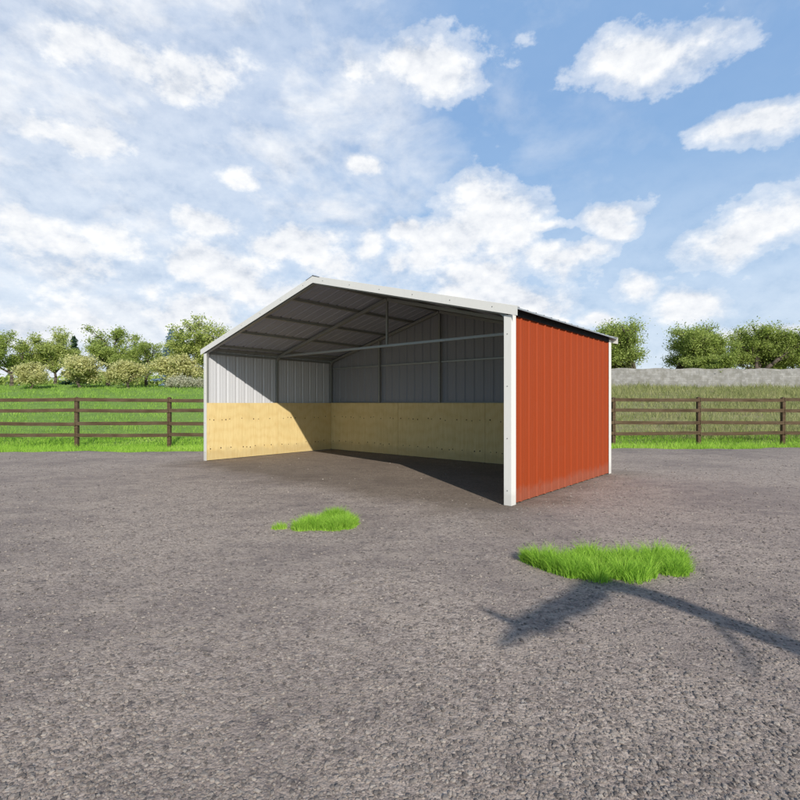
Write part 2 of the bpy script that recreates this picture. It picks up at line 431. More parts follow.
# middle patch (photo x 287-357, y 510-532)
rp = random.Random(3)
t1 = []
for i in range(44):
    u = rp.random(); px = 299 + 53*u
    top = 519.5 - 9*math.exp(-((u-.66)/.26)**2); bot = 530.5 if u < .65 else 530.5 - 13*(u-.65)
    yy = top + 6 + (bot - top - 6)*rp.random()
    g = G(px, yy); t1.append((g[0], g[1], .065+.035*rp.random(), .085+.05*rp.random()))
for px, yy in ((353, 521), (351, 523.5), (299, 529), (302, 529.5), (346, 520)): g = G(px, yy); t1.append((g[0], g[1], .06, .09))
patch('grass_clump', t1, 'long low clump of bright grass growing in the open gravel before the shed', G(322, 527), 420)
g = G(279, 529)
patch('grass_clump', [(g[0]-.02, g[1], .048, .085), (g[0]+.028, g[1]+.015, .042, .08)], 'tiny lone tuft of bright grass just left of the long low clump', g, 460)
t2 = []
rp = random.Random(5)
for i in range(92):
    u = rp.random(); px = 528 + 152*u
    top = 565 - 8*min(1, u*3.2) + 3*math.sin(u*11)
    bot = 560 + 22*min(1, (u/.42)**.8) - (9*max(0, u-.72)/.28)
    if bot < top+1: top = bot-1
    yy = top + (bot-top)*rp.random()
    g = G(px, yy); t2.append((g[0], g[1], .055+.035*rp.random(), .095+.06*rp.random()))
patch('grass_clump', t2, 'widest and nearest clump of bright grass, right of the white corner post', G(600, 572), 330)

# rough verge of blades along the fence and sparser growth up the field
def verge(n, ya, yb, hmin, hmax, w, mat, name, label, xr=(-17, 17), follow=True):
    x = xr[0] + (xr[1]-xr[0])*rng.random(n)
    e = np.array([gravel_edge(a) for a in x])
    y = e + ya + (yb-ya)*rng.random(n)**1.35
    cl = .5+.5*np.sin(x*2.3+np.sin(y*3)*1.3)*np.sin(y*2.9+x)
    h = (hmin+(hmax-hmin)*rng.random(n))*(.65+.6*cl)
    z = terrain_h(x, y) - .04
    v, q = blades(x, y, z, h, w*(.6+.8*rng.random(n)), .6, 2)
    o = np_mesh(name, v, quads=q, mat=mat); tag(o, label, 'grass', kind='stuff'); return o
verge(90000, -.14, 3.6, .05, .17, .012, M['blade'], 'verge_grass', 'bright grass verge between the gravel and the rail fence')
def field_tufts(n, mat, name, label, xr, y0, y1, hm):
    y = y0 + (y1-y0)*rng.random(n)**1.2; x = xr[0](y) + (xr[1](y)-xr[0](y))*rng.random(n)
    pt = np.sin(x*.9+np.sin(y*.7)*1.4)*np.sin(y*1.1+x*.35)+.5*np.sin(x*2.7+y*1.9)
    kp = rng.random(n) < .62+.4*pt; x, y, pt = x[kp], y[kp], pt[kp]; n = len(x); hm = hm*np.clip(1+.5*pt, .45, 1.7)
    z = terrain_h(x, y) - .04
    k = y/18
    v, q = blades(x, y, z, hm*(.4+.8*rng.random(n))*k**.5, .02*k*(.6+.6*rng.random(n)), .8, 2)
    o = np_mesh(name, v, quads=q, mat=mat); tag(o, label, 'grass', kind='stuff'); return o
field_tufts(60000, M['blade_field'], 'meadow_grass', 'green meadow grass rising behind the fence on the left', (lambda y: -y*.95-3, lambda y: y*.25), 16, 52, .13)
field_tufts(60000, M['blade_dry'], 'meadow_weeds', 'rough dull weeds rising behind the fence on the right', (lambda y: y*.25, lambda y: y*.95+3), 15.5, 45.9, .27)

# ------------------------------------------------------------------ the shed
shed = empty('open_front_shed', CORNER, ROT)
tag(shed, 'open fronted metal shed with orange side wall, white trim and plywood kick boards', 'shed')

RIB = .2286
def profile(L, phase=0.0):
    """list of (s, d): trapezoid ribs every 9 in, two low stiffeners between"""
    pts = [(0.0, 0.0)]; k = -1
    while k*RIB + phase < L + RIB:
        c = k*RIB + phase
        for a, d in ((-.030, 0), (-.012, .015), (.012, .015), (.030, 0),
                     (.072, 0), (.080, .0025), (.092, .0025), (.100, 0), (.130, 0), (.138, .0025), (.150, .0025), (.158, 0)):
            s = c + a
            if .001 < s < L-.001: pts.append((s, d))
        k += 1
    pts.append((L, 0.0)); pts.sort(); return pts

def sheet(name, L, place, t0, t1, mats, parent, extra=(), th=.0025, phase=0.0):
    """corrugated sheet; place(s, t, d)->local xyz; t1 may be a function of s"""
    pts = profile(L, phase)
    for e in extra:
        if all(abs(e-p[0]) > .002 for p in pts):
            pts.append((e, 0.0))
    pts.sort()
    mb = MB(); n = len(pts); vs = []
    for s, d in pts:
        tt = t1(s) if callable(t1) else t1
        vs += [place(s, t0, d), place(s, tt, d), place(s, t0, d-th), place(s, tt, d-th)]
    mb.v = vs
    for i in range(n-1):
        a, b = i*4, (i+1)*4
        mb.f += [[a, b, b+1, a+1]]; mb.m.append(0)
        mb.f += [[a+2, a+3, b+3, b+2]]; mb.m.append(1)
        mb.f += [[a, a+2, b+2, b]]; mb.m.append(0)
        mb.f += [[a+1, b+1, b+3, a+3]]; mb.m.append(0)
    mb.f += [[0, 1, 3, 2]]; mb.m.append(0)
    e = (n-1)*4; mb.f += [[e, e+2, e+3, e+1]]; mb.m.append(0)
    mb.sm = [False]*len(mb.f)
    return mb.build(name, mats, parent)

def roof_z(x): return ZR - SLOPE*abs(x + W/2)
# walls: base plane 2 cm inside, ribs pointing out
xr, xl, yb = -.022, -W+.022, D-.022
sheet('side_wall', D-.03, lambda s, t, d: (xr+d, .012+s, t), .015, 2.335, [M['orange'], M['liner']], shed, phase=.05)
sheet('side_wall', D-.03, lambda s, t, d: (xl-d, .012+s, t), .015, 2.335, [M['orange'], M['liner']], shed, phase=.05)
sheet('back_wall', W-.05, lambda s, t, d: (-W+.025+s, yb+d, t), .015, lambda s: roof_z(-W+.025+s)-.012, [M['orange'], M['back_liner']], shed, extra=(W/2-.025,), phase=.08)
# roof sheets: ribs run down the slope, spaced along the depth
OH = .085; YB = D+.07; YF = -.018
ca = math.cos(math.atan(SLOPE)); sa = math.sin(math.atan(SLOPE))
for sg in (1, -1):
    def pl(s, t, d, sg=sg):
        x = -W/2 + sg*t
        return (x + sg*sa*d, YF+s, ZR - SLOPE*t + ca*d)
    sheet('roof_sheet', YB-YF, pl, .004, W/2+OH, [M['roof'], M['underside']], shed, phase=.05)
# ridge cap
mb = MB(); c = -W/2
rp_ = [(c-.17, ZR-SLOPE*.17+.021), (c-.012, ZR+.022), (c, ZR+.032), (c+.012, ZR+.022), (c+.17, ZR-SLOPE*.17+.021)]
mb.sweep(rp_, .0035, (-.036, YB+.012)); mb.build('ridge_cap', M['dark'], shed)
# rake trim, front and back, left and right slope: an L folded over the sheet edge
def rake(y0, y1, flange_y, sg):
    mb = MB(); a0, a1 = .0, W/2+OH+.012
    def q(t, dz, y): return (-W/2+sg*t, y, ZR-SLOPE*t+dz)
    T, B = .024, -.088
    vs = [q(a0, B, y0), q(a1, B, y0), q(a1, T, y0), q(a0, T, y0), q(a0, B, y1), q(a1, B, y1), q(a1, T, y1), q(a0, T, y1)]
    mb.add(vs, [(0,1,2,3), (7,6,5,4), (0,4,5,1), (3,2,6,7), (1,5,6,2), (0,3,7,4)])
    vs = [q(a0, T-.001, y1), q(a1, T-.001, y1), q(a1, T+.0015, y1), q(a0, T+.0015, y1), q(a0, T-.001, flange_y), q(a1, T-.001, flange_y), q(a1, T+.0015, flange_y), q(a0, T+.0015, flange_y)]
    mb.add(vs, [(0,1,2,3), (7,6,5,4), (0,4,5,1), (3,2,6,7), (1,5,6,2), (0,3,7,4)])
    o = mb.build('rake_trim', M['white_trim'], shed)
    for k in range(6):
        sb = MB(); t = .25 + k*.62; p = Vector(q(t, -.03, y0)); dy = -.004 if y0 < y1 else .004
        sb.tube(p, p+Vector((0, dy, 0)), .0075, .0065, 6)
        sb.build('screw', M['screw'], o)
for sg in (1, -1):
    rake(-.030, -.027, .05, sg); rake(YB+.006, YB+.003, YB-.07, sg)
# eave trim (thin drip edge) and near-black strip along the wall top
for x0, x1 in ((.0015, .006), (-W-.006, -W-.0015)):
    mb = MB(); mb.box(x0, x1, .13, D-.1, 2.262, 2.338); mb.build('eave_strip', M['dark'], shed)
for x in (OH+.0015, -W-OH-.0015):
    zc = ZR - SLOPE*(W/2+OH); x0, x1 = sorted((x, x+(.003 if x > 0 else -.003)))
    mb = MB(); mb.box(x0, x1, -.015, YB-.01, zc-.012, zc+.006); mb.build('drip_edge', M['galv_light'], shed)
# corner trims: L section, front leg 9 cm, side leg 11 cm
def corner(sx, sy):
    xo = .0055 if sx > 0 else -W-.0055
    yo = -.006 if sy < 0 else D+.006
    dx = -sx; dy = -sy
    top = 2.30
    if sy < 0: top = 2.262
    mb = MB()
    xa, xb = sorted((xo, xo+dx*.096)); ya, yb_ = sorted((yo, yo+dy*.003))
    mb.box(xa, xb, ya, yb_, .004, top)
    xa, xb = sorted((xo, xo+dx*.003)); ya, yb_ = sorted((yo+dy*.003, yo+dy*.118))
    mb.box(xa, xb, ya, yb_, .004, 2.345 if sy < 0 else top)
    # small hem returning to the sheet
    xa, xb = sorted((xo+dx*.093, xo+dx*.096)); ya, yb_ = sorted((yo+dy*.003, yo+dy*.012))
    mb.box(xa, xb, ya, yb_, .004, top)
    o = mb.build('corner_trim', M['white_trim'], shed)
    for k in range(4):
        sb = MB(); p = Vector((xo+dx*.05, yo, .18+k*.62)); sb.tube(p, p-Vector((0, dy*.004, 0)), .0075, .0065, 6)
        sb.build('screw', M['screw'], o)
for sx in (1, -1):
    for sy in (-1, 1): corner(sx, sy)

# tube frames
TB = .057
def half_frame(sg, y0, mat=None):
    # inner edge path, from ground up the post, round the eave bend, up the rafter to the ridge
    xo = W/2 - .0255 - TB        # inner face distance from centre
    zt = lambda t: ZR - SLOPE*t - .045 - TB/ca      # underside of the rafter
    th = math.atan(SLOPE); r = .13
    corner_z = zt(xo)
    L = r*math.tan((math.pi/2-th)/2)
    pts = [(xo, .01)]
    p0 = (xo, corner_z-L); cx, cz = xo - r, corner_z - L
    for i in range(8):
        a = (math.pi/2-th)*i/7
        pts.append((cx + r*math.cos(a), cz + r*math.sin(a)))
    pts.append((.0015, zt(0)))
    pts = [(-W/2 + sg*a, b) for a, b in pts]
    mb = MB()
    mb.sweep(pts, -TB if sg > 0 else TB, (y0, y0+TB))
    return mb.build('frame_tube', mat or M['galv'], shed, .004)
FY = (.002, D/2-TB/2, yb-.0025-.038-TB)
for y0 in FY:
    for sg in (1, -1): half_frame(sg, y0)
# foot plates of the frames
for y0 in FY:
    for sg in (1, -1):
        xc = -W/2 + sg*(W/2 - .0255 - TB/2); mb = MB(); mb.box(xc-.05, xc+.022, y0-.001, y0+TB+.02, .002, .009)
        mb.build('foot_plate', M['galv'], shed)
# mid frame tie beam with king post
y0 = FY[1]
mb = MB(); mb.box(-W+.085, -.085, y0+.006, y0+.051, 2.352-.055, 2.352-.01)
tie = mb.build('tie_beam', M['galv_light'], shed, .003)
mb = MB(); mb.box(-W/2-.02, -W/2+.02, y0+.008, y0+.048, 2.344, ZR-.045-TB/ca)
mb.build('king_post', M['galv'], shed, .003)
# roof purlins (hat channels) under the sheets, over the frames
for sg in (1, -1):
    for t in (.09, .78, 1.62, 2.45, 3.28, 3.50):
        mb = MB(); x = -W/2+sg*t; z1 = ZR-SLOPE*t-.004; hw = .030
        sgn = sg
        def zz(xx): return ZR - SLOPE*abs(xx+W/2) - .0045
        pr = [(x-hw-.018, 0), (x-hw+.004, 0), (x-hw+.012, -.035), (x+hw-.012, -.035), (x+hw-.004, 0), (x+hw+.018, 0)]
        vs = []
        for yy in (.0, D-.03):
            for a, b in pr: vs.append((a, yy, zz(a)+b*1.0))
        for yy in (.0, D-.03):
            for a, b in pr: vs.append((a, yy, zz(a)+b+.0025))
        fs = []
        for i in range(5):
            fs.append((i, i+1, 6+i+1, 6+i)); fs.append((12+i, 18+i, 18+i+1, 12+i+1))
        fs += [(i, 12+i, 12+i+1, i+1) for i in range(5)] + [(6+i, 6+i+1, 18+i+1, 18+i) for i in range(5)]
        mb.add(vs, fs); mb.build('purlin', M['galv'], shed)
# back wall studs and girts
yg = yb-.003-.038
for k in (1, 2, 3):
    x = -W*k/4; mb = MB(); mb.box(x-.022, x+.022, yg-.045, yg-.001, 1.232, roof_z(x)-.045-(.01 if k == 2 else .01)-TB)
    mb.build('stud', M['galv'], shed, .003)
    mb = MB(); mb.box(x-.022, x+.022, yg-.045, yg-.001, .012, 1.2); mb.build('stud', M['galv'], shed, .003)
mb = MB(); mb.box(-W+.09, -.09, yg, yg+.036, 2.105, 2.14); mb.build('girt', M['galv_light'], shed, .003)
mb = MB(); mb.box(-W+.09, -.09, yg, yg+.036, 1.222, 1.25); mb.build('girt', M['galv'], shed, .003)
for x0, x1 in ((-W+.027, -W+.06), (-.06, -.027)):
    for y0, y1 in ((FY[0]+TB+.004, FY[1]-.004), (FY[1]+TB+.004, FY[2]-.004)):
        mb = MB(); mb.box(x0, x1, y0, y1, 2.255, 2.295); mb.build('eave_girt', M['galv'], shed, .003)
        mb = MB(); mb.box(x0, x1, y0, y1, .012, .05); mb.build('base_rail', M['galv'], shed, .003)
# plywood kick boards, 4 ft high
rk = random.Random(21)
def ply(x0, x1, y0, y1, face):
    mb = MB(); mb.box(x0, x1, y0, y1, .012, 1.222)
    L = (y1-y0) if face in ('E', 'W') else (x1-x0)
    for z in (.24, .86):
        s = .06+rk.random()*.1
        while s < L-.05:
            zz_ = z + rk.uniform(-.022, .022)
            r = rk.uniform(.011, .017)
            if face == 'E': p = Vector((x1, y0+s, zz_)); nrm = Vector((.0015, 0, 0))
            elif face == 'W': p = Vector((x0, y0+s, zz_)); nrm = Vector((-.0015, 0, 0))
            else: p = Vector((x0+s, y0, zz_)); nrm = Vector((0, -.0015, 0))
            mb.tube(p-nrm*.5, p+nrm*.6, r, r*.9, 7, 1)
            s += rk.choice((.09, .13, .19, .24, .30))
    return mb.build('plywood_panel', [M['wood'], M['knot']], shed)
xw = -W+.085
ply(xw, xw+.016, .012, FY[1]+.025, 'E'); ply(xw, xw+.016, FY[1]+.031, FY[2]-.004, 'E')
xw = -.085
ply(xw-.016, xw, .012, FY[1]+.028, 'W'); ply(xw-.016, xw, FY[1]+.031, FY[2]-.004, 'W')
yw = yg-.047
step = (W-.2)/3
for k in range(3):
    ply(-W+.102+k*step+.003, -W+.102+(k+1)*step-.003, yw-.016, yw, 'S')

# ------------------------------------------------------------------ fence
A = Vector((-6.48, 13.93, 0)); B = Vector((6.21, 14.42, 0)); dv = (B-A)/5; fang = math.atan2(dv.y, dv.x)
fence = empty('rail_fence', A, fang)
tag(fence, 'weathered brown post and four rail fence running behind the shed', 'fence')
SP = dv.length
rf = random.Random(9)
for i in range(-5, 11):
    lx = i*SP; wp = A+dv*i; gz = float(terrain_h(wp.x, wp.y))-.04
    hh = 1.40 + rf.uniform(-.02, .02)
    mb = MB(); mb.box(lx-.045, lx+.045, .02, .12, gz-.05, hh-.015)
    mb.add([(lx-.045,.02,hh-.0151),(lx+.045,.02,hh-.0151),(lx+.045,.12,hh-.0151),(lx-.045,.12,hh-.0151),(lx,.07,hh+.012)], [(0,1,4),(1,2,4),(2,3,4),(3,0,4)])
    po = mb.build('post', M['fence'], fence, .004); po.rotation_euler = (rf.uniform(-.012, .012), 0, 0)
    if i < 10:
        for z in (1.305, 1.01, .645, .335):
            z0 = z+rf.uniform(-.018, .018); z1 = z+rf.uniform(-.018, .018)
            mb = MB(); a, b = lx+.004, lx+SP-.004; hgt = .048
            vs = []
            for xx, zc in ((a, z0), ((a+b)/2, (z0+z1)/2-.006), (b, z1)):
                vs += [(xx, -.012, zc-hgt), (xx, .018, zc-hgt), (xx, .018, zc+hgt), (xx, -.012, zc+hgt)]
            fs = [(0,3,2,1), (8,9,10,11)]
            for k in range(2):
                for j in range(4): fs.append((k*4+j, k*4+(j+1) % 4, (k+1)*4+(j+1) % 4, (k+1)*4+j))
            mb.add(vs, fs); mb.build('rail', M['fence'], fence, .003)

# ------------------------------------------------------------------ stone wall on the right behind the field
wx0, wx1 = 9.0, 62.0
mb = MB(); seg = 90
pts = []
for i in range(seg+1):
    x = wx0+(wx1-wx0)*i/seg; y = 46+ (x-18)*.03; pts.append((x, y))
for i in range(seg):
    (xa, ya), (xb, yb2) = pts[i], pts[i+1]
    za = float(terrain_h(xa, ya)); zb = float(terrain_h(xb, yb2))
    ta = 4.42+.05*math.sin(xa*1.9)+.03*math.sin(xa*5.3); tb = 4.42+.05*math.sin(xb*1.9)+.03*math.sin(xb*5.3)
    mb.add([(xa, ya, za-.3), (xb, yb2, zb-.3), (xb, yb2, tb), (xa, ya, ta), (xa, ya+.35, za-.3), (xb, yb2+.35, zb-.3), (xb, yb2+.35, tb), (xa, ya+.35, ta)],
           [(0,1,2,3), (4,7,6,5), (3,2,6,7)] + ([(0,3,7,4)] if i == 0 else []) + ([(1,5,6,2)] if i == seg-1 else []))
sw = mb.build('stone_wall', M['stone']); tag(sw, 'long low grey stone wall at the top of the weedy field on the right', 'wall')

# ------------------------------------------------------------------ trees
def leaf_quads(C, size, rg, up=.35):
    n = len(C)
    nrm = rg.standard_normal((n, 3)); nrm[:, 2] = np.abs(nrm[:, 2])+up; nrm /= np.linalg.norm(nrm, axis=1)[:, None]
    a = np.cross(nrm, rg.standard_normal((n, 3))); a /= np.linalg.norm(a, axis=1)[:, None]+1e-9
    b = np.cross(nrm, a); s = size*(.55+.9*rg.random(n))[:, None]
    V = np.stack([C-a*s*.62, C-b*s*.36+nrm*s*.08, C+a*s*.62, C+b*s*.36+nrm*s*.08], 1).reshape(-1, 3)
    return V, np.arange(n*4).reshape(-1, 4)

def make_broadleaf(seed, H, spread, mat, leaf, nleaf, trunk_h=.22, clump=.5, lvl=4, trunk_r=None):
    r = random.Random(seed); rg = np.random.default_rng(seed)
    mb = MB(); tips = []
    tr = trunk_r or H*.022
    def grow(p, d, L, rad, lv):
        nseg = 3 if lv < 3 else 2
        q = p
        for k in range(nseg):
            d = (d + Vector((r.gauss(0, .13), r.gauss(0, .13), r.gauss(.03, .08)))).normalized()
            nq = q + d*(L/nseg); rr = rad*(1-.3*(k+1)/nseg)
            mb.tube(q, nq, rad*(1-.3*k/nseg), rr, 6 if lv < 2 else 4); q = nq
            if lv >= 2: tips.append((q.copy(), lv))
            if lv >= 1 and k < nseg-1 and lv < lvl and r.random() < .7:
                dd = (d + Vector((r.gauss(0, .8), r.gauss(0, .8), r.gauss(.1, .35)))).normalized()
                grow(q, dd, L*.62, rr*.55, lv+1)
        if lv < lvl:
            for _ in range(r.choice((2, 3, 3)) + (2 if lv == 0 else 0)):
                sp = spread*(.75 if lv == 0 else .65)
                dd = (d + Vector((r.gauss(0, sp), r.gauss(0, sp), r.gauss(.12, .28)))).normalized()
                grow(q, dd, L*(r.uniform(.62, .86) if lv else r.uniform(.8, 1.15)), rad*.6, lv+1)
        else: tips.append((q.copy(), lv+1))
    grow(Vector((0, 0, -.15)), Vector((0, 0, 1)), H*trunk_h+.15, tr, 0)
    zmax = max(t[0].z for t in tips) + .3; k = H/zmax
    mb.v = [(x*k, y*k, z*k) for x, y, z in mb.v]
    T = np.array([tuple(t[0]*k) for t in tips]); wts = np.array([1.0 if t[1] >= lvl else .5 for t in tips]); wts *= .4+rg.random(len(wts))*1.2
    idx = rg.choice(len(T), nleaf, p=wts/wts.sum())
    C = T[idx] + rg.standard_normal((nleaf, 3))*clump*np.array([1, 1, .75])*(.35+.65*rg.random((nleaf, 1)))
    V, Qd = leaf_quads(C, leaf, rg)
    return mb, V, Qd

def make_conifer(seed, H, Rr, nleaf, leaf):
    r = random.Random(seed); rg = np.random.default_rng(seed); mb = MB()
    mb.tube((0, 0, -.1), (0, 0, H*.97), H*.018, .01, 7)
    C = []
    nb = 90
    for i in range(nb):
        z = H*(.1+.88*(i/nb)); L = Rr*(1-(i/nb))**.9*r.uniform(.7, 1.15)+.05; a = r.random()*6.283
        e = Vector((math.cos(a)*L, math.sin(a)*L, -L*.22+L*.1*r.random()))
        mb.tube((0, 0, z), Vector((0, 0, z))+e, .02, .006, 4)
        m = int(nleaf/nb*(.35+1.5*(1-i/nb)))
        t = rg.random(m)**.7
        C.append(np.array([0, 0, z])+np.array(e)[None]*t[:, None]+rg.standard_normal((m, 3))*np.array([.09, .09, .05])*Rr*.6)
    V, Qd = leaf_quads(np.concatenate(C), leaf, rg, 0.1)
    return mb, V, Qd

def plant(proto, x, y, rz, sc_, name, label, cat, group, mat, sink=.05, sz=None):
    if group == gr: sink = .9; sc_ *= 1.12
    mb, V, Qd = proto['data']
    root = empty(name, (x, y, float(terrain_h(x, y))-sink), rz); root.scale = (sc_, sc_, sz or sc_)
    if 'tr' not in proto:
        t = mb.build('trunk', M['bark'], root); proto['tr'] = t.data
        c = np_mesh('crown', V, quads=Qd, mat=mat, parent=root); proto['cr'] = c.data
    else:
        t = link(bpy.data.objects.new('trunk', proto['tr'])); t.parent = root
        c = link(bpy.data.objects.new('crown', proto['cr'])); c.parent = root
    tag(root, label, cat, group); return root

def TX(px, y): return (px-400)/F*y
P = {
 'airy': {'data': make_broadleaf(4, 6.6, .85, None, .125, 25000, .16, .33, 4)},
 'airy2': {'data': make_broadleaf(15, 6.2, .95, None, .13, 25000, .14, .34, 4)},
 'bush': {'data': make_broadleaf(8, 3.4, 1.2, None, .13, 12000, .06, .30, 4, .06)},
 'pale': {'data': make_broadleaf(23, 1.7, 1.5, None, .09, 5000, .05, .22, 3, .03)},
 'round': {'data': make_broadleaf(31, 7.6, 1.0, None, .125, 46000, .07, .48, 4, .11)},
 'spruce': {'data': make_conifer(2, 9, 2.3, 9000, .22)},
 'spruce_b': {'data': make_conifer(5, 9, 2.3, 9000, .22)},
}
gl = 'trees at the top of the field on the left'; gr = 'trees behind the stone wall on the right'
plant(P['airy'], TX(205, 47), 47, .3, 1.06, 'broadleaf_tree', 'tall airy light green tree whose top shows over the left eave of the shed', 'tree', gl, M['leaf_lime'])
plant(P['airy'], TX(238, 50), 50, 2.2, .82, 'broadleaf_tree', 'light green tree half hidden behind the left slope of the shed roof', 'tree', gl, M['leaf_lime'])
plant(P['bush'], TX(176, 45), 45, 1.0, 1.08, 'yellow_bush', 'pale yellow green bush left of the tall airy tree', 'bush', gl, M['leaf_yellow'])
plant(P['spruce'], TX(181, 60), 60, 0, .80, 'spruce_tree', 'dark green spruce peeping between the yellow bush and the tall airy tree', 'tree', gl, M['leaf_dark'])
plant(P['spruce_b'], TX(171, 80), 80, 0, 1.12, 'spruce_tree', 'haze tinted blue grey spruce far behind the yellow bush', 'tree', gl, M['leaf_hazed'])
plant(P['pale'], TX(184, 43), 43, .4, 1.0, 'flowering_shrub', 'whitish shrub at the foot of the tall airy tree', 'shrub', 'pale shrubs along the top of the field', M['leaf_white'])
plant(P['pale'], TX(171, 43.5), 43.5, 2.4, .9, 'flowering_shrub', 'whitish shrub at the foot of the pale yellow green bush', 'shrub', 'pale shrubs along the top of the field', M['leaf_white'])
plant(P['pale'], TX(199, 43), 43, 4.1, .8, 'flowering_shrub', 'whitish shrub nearest the left corner post of the shed', 'shrub', 'pale shrubs along the top of the field', M['leaf_white'])
# the row carries on to the left
plant(P['airy2'], TX(146, 48), 48, .8, .72, 'broadleaf_tree', 'small green tree standing just left of the haze tinted spruce', 'tree', gl, M['leaf_green'])
plant(P['airy2'], TX(108, 50), 50, 3.1, 1.02, 'broadleaf_tree', 'tallest dark leaved broadleaf tree on the left, between two bushes', 'tree', gl, M['leaf_green'])
plant(P['bush'], TX(128, 45), 45, 4.0, .9, 'yellow_bush', 'pale yellow green bush in front of the small green tree', 'bush', gl, M['leaf_yellow'])
plant(P['bush'], TX(82, 46), 46, 2.6, 1.1, 'yellow_bush', 'largest yellow green bush, third from the shed', 'bush', gl, M['leaf_yellow'])
plant(P['airy'], TX(55, 52), 52, 4.6, .95, 'broadleaf_tree', 'light green tree second from the left edge', 'tree', gl, M['leaf_lime'])
plant(P['spruce'], TX(74, 70), 70, 1.5, .85, 'spruce_tree', 'dark green spruce behind the largest yellow green bush', 'tree', gl, M['leaf_dark'])
plant(P['airy2'], TX(12, 50), 50, 5.2, .9, 'broadleaf_tree', 'green tree at the far left edge of the field', 'tree', gl, M['leaf_green'])
plant(P['bush'], TX(30, 45), 45, .2, .85, 'yellow_bush', 'leftmost yellow green bush of the row', 'bush', gl, M['leaf_yellow'])
# right side
plant(P['round'], TX(634, 52), 52, .5, 1.02, 'broadleaf_tree', 'dense green tree over the stone wall, nearest the orange wall', 'tree', gr, M['leaf_green'])
plant(P['round'], TX(606, 56), 56, 2.0, .86, 'broadleaf_tree', 'green tree mostly hidden behind the rear corner of the shed roof', 'tree', gr, M['leaf_green'])
plant(P['round'], TX(676, 54), 54, 3.7, .95, 'broadleaf_tree', 'green tree second from the orange wall behind the stone wall', 'tree', gr, M['leaf_green'])
plant(P['airy2'], TX(707, 50), 50, 1.7, .85, 'broadleaf_tree', 'thin crowned smaller green tree between two dense trees behind the wall', 'tree', gr, M['leaf_green'])
plant(P['round'], TX(752, 53), 53, 5.0, .98, 'broadleaf_tree', 'largest dense tree behind the stone wall on the right', 'tree', gr, M['leaf_green'])
plant(P['round'], TX(800, 55), 55, 1.2, .82, 'broadleaf_tree', 'dense tree cut by the right edge of the picture', 'tree', gr, M['leaf_green'])

# far wood on the skyline
rg = np.random.default_rng(77); n = 60000
cx = rg.uniform(-190, 190, 260); cy = rg.uniform(105, 135, 260); ch = rg.uniform(2.5, 5.5, 260)
k = rg.integers(0, 260, n)
C = np.stack([cx[k]+rg.standard_normal(n)*2.0, cy[k]+rg.standard_normal(n)*2, 0*cx[k]], -1)
C[:, 2] = terrain_h(C[:, 0], C[:, 1]) + ch[k]*rg.random(n)**.7
V, Qd = leaf_quads(C, .8, rg)
fw = np_mesh('far_wood', V, quads=Qd, mat=M['leaf_green']); tag(fw, 'low distant wood along the skyline beyond the field', 'wood', kind='stuff')

# bare tree standing behind the viewer on the right: its broken limb shades the gravel at the lower right
def off(gx_, gy_, h): return Vector((gx_ + .552*h, gy_ - 1.772*h, h))
dt = empty('bare_tree', (4.25, -4.4, 0)); tag(dt, 'bare broken tree standing in the gravel behind the viewer', 'tree')
mb = MB()
rl = random.Random(4)
def limb(pts, r0, r1, wob=.02):
    """one continuous tapering skin along a smoothed, slightly crooked path"""
    P_ = [Vector(p)-dt.location for p in pts]; q = []
    for i in range(len(P_)-1):
        a = P_[max(i-1, 0)]; b = P_[i]; c_ = P_[i+1]; d = P_[min(i+2, len(P_)-1)]
        for k in range(6):
            t_ = k/6; q.append(.5*((2*b)+(c_-a)*t_+(2*a-5*b+4*c_-d)*t_*t_+(3*b-a-3*c_+d)*t_**3))
    q.append(P_[-1]); n = len(q); m = 10; vs = []
    u_ = (q[1]-q[0]).orthogonal().normalized()
    for i, p in enumerate(q):
        d = (q[min(i+1, n-1)]-q[max(i-1, 0)]).normalized(); u_ = (u_-d*u_.dot(d)).normalized(); w_ = d.cross(u_)
        r_ = r0+(r1-r0)*i/(n-1); p = p+Vector((rl.gauss(0, wob), rl.gauss(0, wob), rl.gauss(0, wob)))*(.5 if 0 < i < n-1 else 0)
        for k in range(m):
            g_ = 6.2832*k/m; rr = r_*(1+.12*rl.uniform(-1, 1)); vs.append(p+u_*math.cos(g_)*rr+w_*math.sin(g_)*rr)
    fs = [(i*m+k, i*m+(k+1) % m, (i+1)*m+(k+1) % m, (i+1)*m+k) for i in range(n-1) for k in range(m)]
    fs.append(tuple(range(m-1, -1, -1))); fs.append(tuple(range((n-1)*m, n*m))); mb.add(vs, fs, 0, True)
J = Vector((4.22, -4.36, 2.75)); O = dt.location
limb([O+Vector((0, 0, -.1)), O+Vector((.03, .02, .35)), O+Vector((-.06, -.03, 1.5)), J, O+Vector((.1, -.1, 3.35)), O+Vector((.05, -.3, 3.75))], .19, .07)
for k in range(6):
    a_ = k*1.05+.3; limb([O+Vector((0, 0, .42)), O+Vector((math.cos(a_)*.2, math.sin(a_)*.2, .14)), O+Vector((math.cos(a_)*.48, math.sin(a_)*.48, -.06))], .09, .03, .01)
e1 = off(1.48, 3.30, 3.4); e2 = off(1.05, 3.02, 3.25); e3 = off(.70, 2.73, 3.2)
limb([J, (J+e1)/2+Vector((.12, 0, .08)), e1, e2, e3], .095, .058, .012)
for k in range(9):
    b_ = J.lerp(e1, .12+.085*k)+Vector((.05, 0, .03)); d_ = Vector((rl.gauss(.15, .35), rl.gauss(-.1, .3), rl.uniform(-.45, .35)))
    limb([b_, b_+d_*.6, b_+d_*1.1+Vector((0, 0, .08))], .022, .005, .004)
limb([e3, off(.60, 2.80, 3.3), off(.50, 2.94, 3.35)], .045, .018, .006)
limb([e3, off(.58, 2.60, 3.15), off(.50, 2.50, 3.1)], .045, .012, .006)
